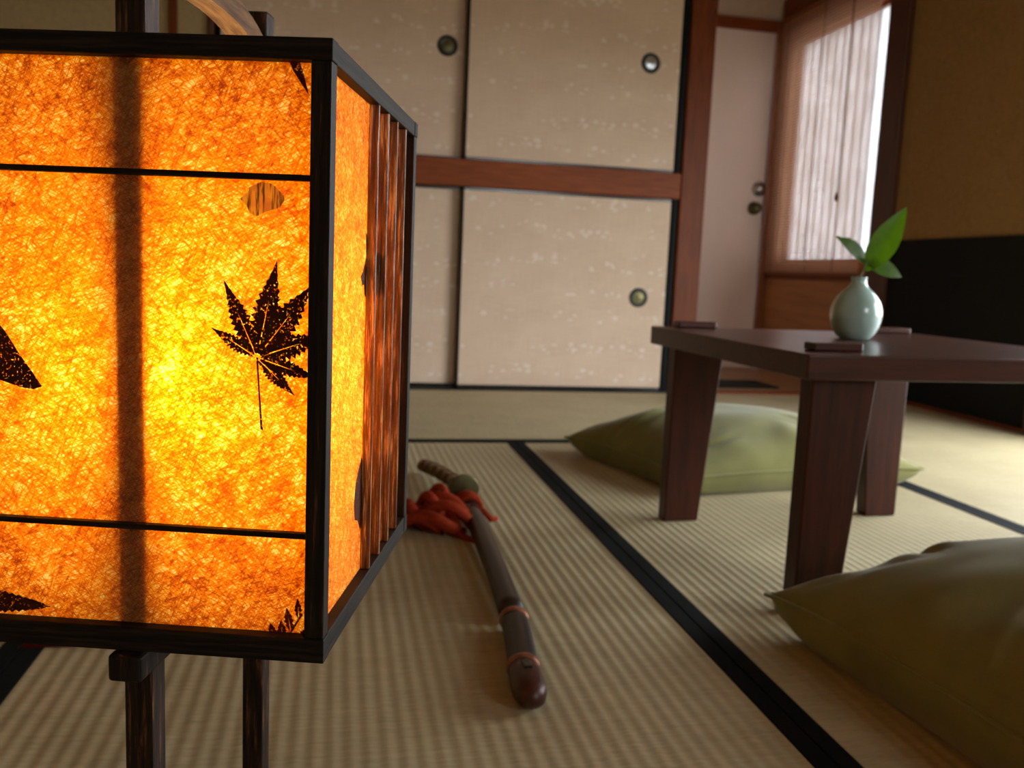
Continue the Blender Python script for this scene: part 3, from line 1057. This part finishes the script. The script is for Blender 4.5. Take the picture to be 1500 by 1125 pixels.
# dark red cloth on the mat beyond the lantern
m = MB()
NN = 12
rows = []
for i in range(NN + 1):
    row = []
    for j in range(NN + 1):
        u, v = -1 + 2 * i / NN, -1 + 2 * j / NN
        z = 0.045 * (1 - u ** 4) * (1 - v ** 4) + 0.012 * noise.noise(Vector((u * 2, v * 2, 3))) * (1 - u * u) * (1 - v * v) + 0.003
        row.append(m.b.verts.new((0.17 * u + 0.02 * v, 0.16 * v, z)))
    rows.append(row)
for i in range(NN):
    for j in range(NN):
        m.b.faces.new((rows[i][j], rows[i + 1][j], rows[i + 1][j + 1], rows[i][j + 1]))
ring = [rows[i][0] for i in range(NN)] + [rows[NN][j] for j in range(NN)] + [rows[NN - i][NN] for i in range(NN)] + [rows[0][NN - j] for j in range(NN)]
m.b.faces.new(ring[::-1])
o = m.build('folded_cloth', M['red_cloth'], None, True)
o.location = W(-0.585, 2.46, -1)
tag(o, 'small dark red cloth lying on the tatami beyond the lantern stand', 'cloth')

# ================================================================== LANTERN
YL = math.radians(14.636)
U0, V0 = -0.23995, 0.88416
cu = Vector((math.cos(YL), -math.sin(YL), 0))
cv = Vector((math.sin(YL), math.cos(YL), 0))
org = cu * U0 + cv * V0
# local frame: x along the front (right corner = 0, the lantern reaches to -LW), y into depth, z from the floor
LW, LD = 0.45, 0.50
LT, LB = 1.2205, 0.5715
la = thing('paper_lantern', 'glowing orange paper lantern with pressed maple leaves in a charred wood frame', 'lantern', (org.x, org.y, -1), -YL)
PW = 0.0212          # corner post
RT, RB = 0.0215, 0.027


def part(name, mat, *bx, bev=0.0012, seg=2, parent=None):
    return MB().box(*bx, bev, seg).build(name, mat, parent or la)


for x in (-LW, -PW):
    for y in (0, LD - PW):
        part('corner_post', M['lwood'], x, x + PW, y + 0.0006, y + PW - 0.0006, LB + RB, LT - RT)
# rails: top and bottom frames, mitred look by letting front rails run through
for z0, z1, nm in ((LT - RT, LT, 'top_rail'), (LB, LB + RB, 'bottom_rail')):
    part(nm, M['lrail'], -LW - 0.001, 0.001, -0.001, PW, z0, z1)
    part(nm, M['lrail'], -LW - 0.001, 0.001, LD - PW, LD + 0.001, z0, z1)
    for x in (-LW, -PW):
        part(nm, M['lrail'], x, x + PW, PW + 0.0002, LD - PW - 0.0002, z0, z1)
REC = 0.0135         # paper set back from the frame face
PT = 0.0008
zi0, zi1 = LB + RB, LT - RT
MB().box(-LW + PW * 0.6, -PW * 0.6, REC, REC + PT, zi0 - 0.004, zi1 + 0.004).build('paper_panel', M['washi_front'], la)
MB().box(-LW + PW * 0.6, -PW * 0.6, LD - REC - PT, LD - REC, zi0 - 0.004, zi1 + 0.004).build('paper_panel', M['washi_front'], la)
MB().box(-REC - PT, -REC, REC + PT, LD - REC - PT, zi0 - 0.004, zi1 + 0.004).build('paper_panel', M['washi_side'], la)
MB().box(-LW + REC, -LW + REC + PT, REC + PT, LD - REC - PT, zi0 - 0.004, zi1 + 0.004).build('paper_panel', M['washi_side'], la)
# two thin crossbars on the front and back
for z in (1.0848, 0.7100):
    part('crossbar', M['lrail'], -LW + PW, -PW, 0.0045, REC - 0.0003, z - 0.0031, z + 0.0031, bev=0.0006, seg=1)
    part('crossbar', M['lrail'], -LW + PW, -PW, LD - REC + 0.0003, LD - 0.0045, z - 0.0031, z + 0.0031, bev=0.0006, seg=1)
# upright fins towards the rear of both sides
for v in (0.226, 0.288, 0.348, 0.412):
    part('fin', M['fin'], -REC + 0.0002, -0.0008, v, v + 0.005, zi0 + 0.0004, zi1 - 0.0004, bev=0.0006, seg=1)
    part('fin', M['fin'], -LW + 0.0008, -LW + REC - 0.0002, v, v + 0.005, zi0 + 0.0004, zi1 - 0.0004, bev=0.0006, seg=1)
# bottom board with the lamp socket
part('bottom_board', M['lrail'], -LW + PW, -PW, PW, LD - PW, LB + 0.004, LB + 0.012)
BU, BV, BZ = -0.193, 0.125, 0.885
MB().lathe([(0.0, 0.0), (0.035, 0.0), (0.035, 0.12), (0.024, 0.125), (0.024, BZ - LB - 0.085), (0.0, BZ - LB - 0.085)], 20, (BU, BV, LB + 0.012)).build('socket', M['black_lacquer'], la, True)
bb = MB().lathe(smooth_prof([(0.0, -0.075), (0.024, -0.072), (0.030, -0.05), (0.052, -0.025), (0.062, 0.0), (0.052, 0.038), (0.03, 0.056), (0.0, 0.062)], 1), 20, (BU, BV, BZ)).build('bulb', M['bulb'], la, True)

# stand: two posts through the lantern, cross beams beneath, arched handle, feet
PU = -0.2145
PH = 0.0165
P1, P2 = 0.036, 0.400
for v in (P1, P2):
    part('stand_post', M['stand'], PU - PH, PU + PH, v - PH, v + PH, 0.05, 1.35, bev=0.003)
part('support_beam', M['lwood'], PU - 0.019, PU + 0.019, -0.012, LD + 0.012, LB - 0.032, LB - 0.0006, bev=0.005, seg=3)
part('stand_foot', M['lwood'], PU - 0.24, PU + 0.24, P1 - 0.022, P1 + 0.022, 0.003, 0.05, bev=0.006)
part('stand_foot', M['lwood'], PU - 0.24, PU + 0.24, P2 - 0.022, P2 + 0.022, 0.003, 0.05, bev=0.006)
part('stretcher', M['lwood'], PU - 0.012, PU + 0.012, P1 + 0.0225, P2 - 0.0225, 0.012, 0.045, bev=0.003)
# arched handle between the posts
m = MB()
n = 36
a0, a1 = P1 + PH + 0.001, P2 - PH - 0.001
cm, rr = (a0 + a1) / 2, (a1 - a0) / 2
rings = []
for i in range(n + 1):
    t_ = -1 + 2 * i / n
    zc = 1.338 - 0.026 * t_ * t_ - 0.006 * t_ ** 6
    ring = []
    for (dz, du) in ((0, -1), (0, 1), (-0.031, 1), (-0.031, -1)):
        ring.append(m.b.verts.new((PU + du * 0.0155, cm + t_ * rr, zc + dz)))
    rings.append(ring)
for a, b in zip(rings, rings[1:]):
    for k in range(4):
        m.b.faces.new((a[k], a[(k + 1) % 4], b[(k + 1) % 4], b[k]))
m.b.faces.new(rings[0])
m.b.faces.new(rings[-1][::-1])
m.build('handle', M['handle'], la)


# ------------------------------------------------------------------ pressed leaves on the paper
PXU = 0.000697       # one photograph pixel on the front paper, in modelling units


def lobe(c, ang, length, width, n=13, serr=0.16, tipsharp=1.5):
    """Outline of one serrated lobe starting at c and pointing along ang (in the x-z plane)."""
    L, R_ = [], []
    d = (math.cos(ang), math.sin(ang))
    p = (-d[1], d[0])
    for i in range(n + 1):
        t_ = i / n
        w = width * (0.12 + 0.88 * math.sin(math.pi * min(1, t_ * 0.98 + 0.02) ** 0.95)) * (1 - t_ ** 2.2 * 0.8)
        if i == n:
            w = 0.0
        for k, sgn in ((0, 1), (1, -1)):
            q = (c[0] + d[0] * length * t_ + p[0] * w * sgn, c[1] + d[1] * length * t_ + p[1] * w * sgn)
            (L if sgn > 0 else R_).append(q)
            if 0 < i < n:
                t2 = t_ + 0.45 / n
                q2 = (c[0] + d[0] * length * t2 + p[0] * w * (1 - serr) * 0.78 * sgn, c[1] + d[1] * length * t2 + p[1] * w * (1 - serr) * 0.78 * sgn)
                (L if sgn > 0 else R_).append(q2)
    # two half blades with a narrow slit along the midrib
    def mid(t_, sgn):
        g = 0.00075 * max(0.0, 1 - t_ / 0.62)
        return (c[0] + d[0] * length * t_ + p[0] * g * sgn, c[1] + d[1] * length * t_ + p[1] * g * sgn)
    return [L + [mid(t_, 1) for t_ in (0.62, 0.3, 0.0)], R_ + [mid(t_, -1) for t_ in (0.62, 0.3, 0.0)]]


def add_flat(m_, halves, y):
    for outline in halves:
        m_.poly([(x, y, z) for x, z in outline], (0, -0.0003, 0))


fy = REC - 0.0004
cx_, cz_ = -0.0785, 0.899
m = MB()
for k, (dx, dy, wd) in enumerate(((29, 142, 26), (-50, 111, 20), (-69, 41, 14), (84, 112, 27), (104, 38, 23), (92, -28, 16), (57, -54, 15))):
    an = math.atan2(dy, dx)
    ln = math.hypot(dx, dy) * PXU * 1.03
    off = 0.004
    add_flat(m, lobe((cx_ + off * math.cos(an), cz_ + off * math.sin(an)), an, ln - off, wd * PXU), fy - 0.00006 * k)
m.poly([(cx_ - 0.001, fy, cz_), (cx_ + 0.0014, fy, cz_), (cx_ + 0.0032, fy, cz_ - 0.035), (cx_ + 0.0062, fy, cz_ - 0.071), (cx_ + 0.0072, fy, cz_ - 0.0775), (cx_ + 0.0042, fy, cz_ - 0.0765), (cx_ + 0.0016, fy, cz_ - 0.035)], (0, -0.0004, 0))
m.build('pressed_leaf', M['pressed'], la)['label'] = 'dark pressed maple leaf with seven toothed lobes'


def strip_leaf(pts, mat, label, dy=0.0):
    mm = MB()
    mm.poly([(x, fy - dy, z) for x, z in pts], (0, -0.0003, 0))
    o_ = mm.build('pressed_leaf', mat, la)
    o_['label'] = label
    return o_


# map a photograph point on the front paper to local coordinates (measured once, then fixed)
def fp(px, py):
    c = Vector(((px - 750) / 1280, (py - 562.5) / 1280, 1))
    d = r2 * c.x - u2 * c.y + fwd * c.z
    du, dv = d.dot(cu), d.dot(cv)
    k = (V0 + REC) / dv
    return (du * k - U0, d.z * k + 1)


strip_leaf([fp(*q) for q in ((-60, 440), (-20, 452), (8, 485), (30, 520), (48, 545), (62, 566), (50, 570), (30, 567), (0, 556), (-40, 545), (-75, 520))], M['pressed'], 'broad dark pressed leaf tip')
mm = MB()
# fern-like serrated leaf low at the left
top, bot = [], []
for i in range(13):
    t_ = i / 12
    x = -52 + 120 * t_
    w = 26 * (1 - t_) ** 0.7 + 1
    yc = 876 + 12 * t_
    top += [fp(x, yc - w), fp(x + 6, yc - w * 0.72)]
    bot += [fp(x, yc + w * 0.9), fp(x + 6, yc + w * 0.66)]
mm.poly([(x, fy, z) for x, z in top + bot[::-1]], (0, -0.0003, 0))
mm.build('pressed_leaf', M['pressed'], la)['label'] = 'dark serrated pressed leaf near the bottom rail'
strip_leaf([fp(*q) for q in ((422, 86), (438, 86), (446, 112), (453, 140), (440, 120), (430, 104))], M['pressed_red'], 'thin dark sliver of leaf at the top corner')
strip_leaf([fp(*q) for q in ((352, 291), (362, 283), (366, 274), (384, 266), (400, 270), (412, 282), (419, 292), (408, 305), (392, 310), (376, 317), (366, 312), (362, 302))], M['lamplit_patch'], 'pale ochre patch put in for thin lamplit paper')
# red sprig at the lower right corner
mm = MB()
k = 0
for (x0, y0, x1, y1, w) in ((402, 934, 396, 912, 9), (414, 934, 412, 908, 10), (426, 922, 420, 890, 10), (438, 905, 436, 876, 8), (440, 934, 452, 920, 8), (392, 936, 388, 922, 6)):
    a, b = fp(x0, y0), fp(x1, y1)
    an = math.atan2(b[1] - a[1], b[0] - a[0])
    add_flat(mm, lobe(a, an, math.hypot(b[0] - a[0], b[1] - a[1]), w * 0.95 * PXU, 5), fy - 0.00007 * k)
    k += 1
a = [fp(*q) for q in ((418, 936), (428, 920), (442, 898), (444, 900), (431, 921), (421, 937))]
mm.poly([(x, fy - 0.0005, z) for x, z in a], (0, -0.0003, 0))
mm.build('pressed_leaf', M['pressed_red'], la)['label'] = 'small red pressed sprig in the lower corner'


# leaves on the side paper, half hidden by the fins
def side_leaf(v, z, pts, label):
    mm_ = MB()
    mm_.poly([(-REC + 0.0002, v + a, z + b) for a, b in pts], (0.0003, 0, 0))
    mm_.build('pressed_leaf', M['pressed'], la)['label'] = label


side_leaf(0.222, 1.01, [(0, 0.03), (0.004, 0.0), (-0.012, -0.018), (-0.024, -0.024), (-0.016, -0.036), (-0.006, -0.034), (0.0, -0.05), (0.10, -0.05), (0.10, 0.0), (0.03, 0.01)], 'dark pressed leaf behind the fins, upper')
side_leaf(0.222, 0.70, [(0.0, 0.05), (-0.016, 0.036), (-0.03, 0.02), (-0.036, -0.005), (-0.03, -0.025), (-0.014, -0.03), (0.0, -0.045), (0.05, -0.03), (0.06, 0.02)], 'dark pressed leaf behind the fins, lower')


# ------------------------------------------------------------------ pieces of parts hang from their part
def nest(root, child, parent):
    kids = [o for o in bpy.data.objects if o.parent == root]
    p = next(o for o in kids if o.name.split('.')[0] == parent)
    for o in kids:
        if o.name.split('.')[0] == child:
            o.parent = p


nest(sw, 'scabbard_band', 'scabbard')
nest(sw, 'end_mount', 'end_cap')
nest(sw, 'hilt_wrap', 'hilt')
nest(sw, 'pommel', 'hilt')
nest(bl, 'pull_knob', 'pull_cord')
nest(la, 'bulb', 'socket')
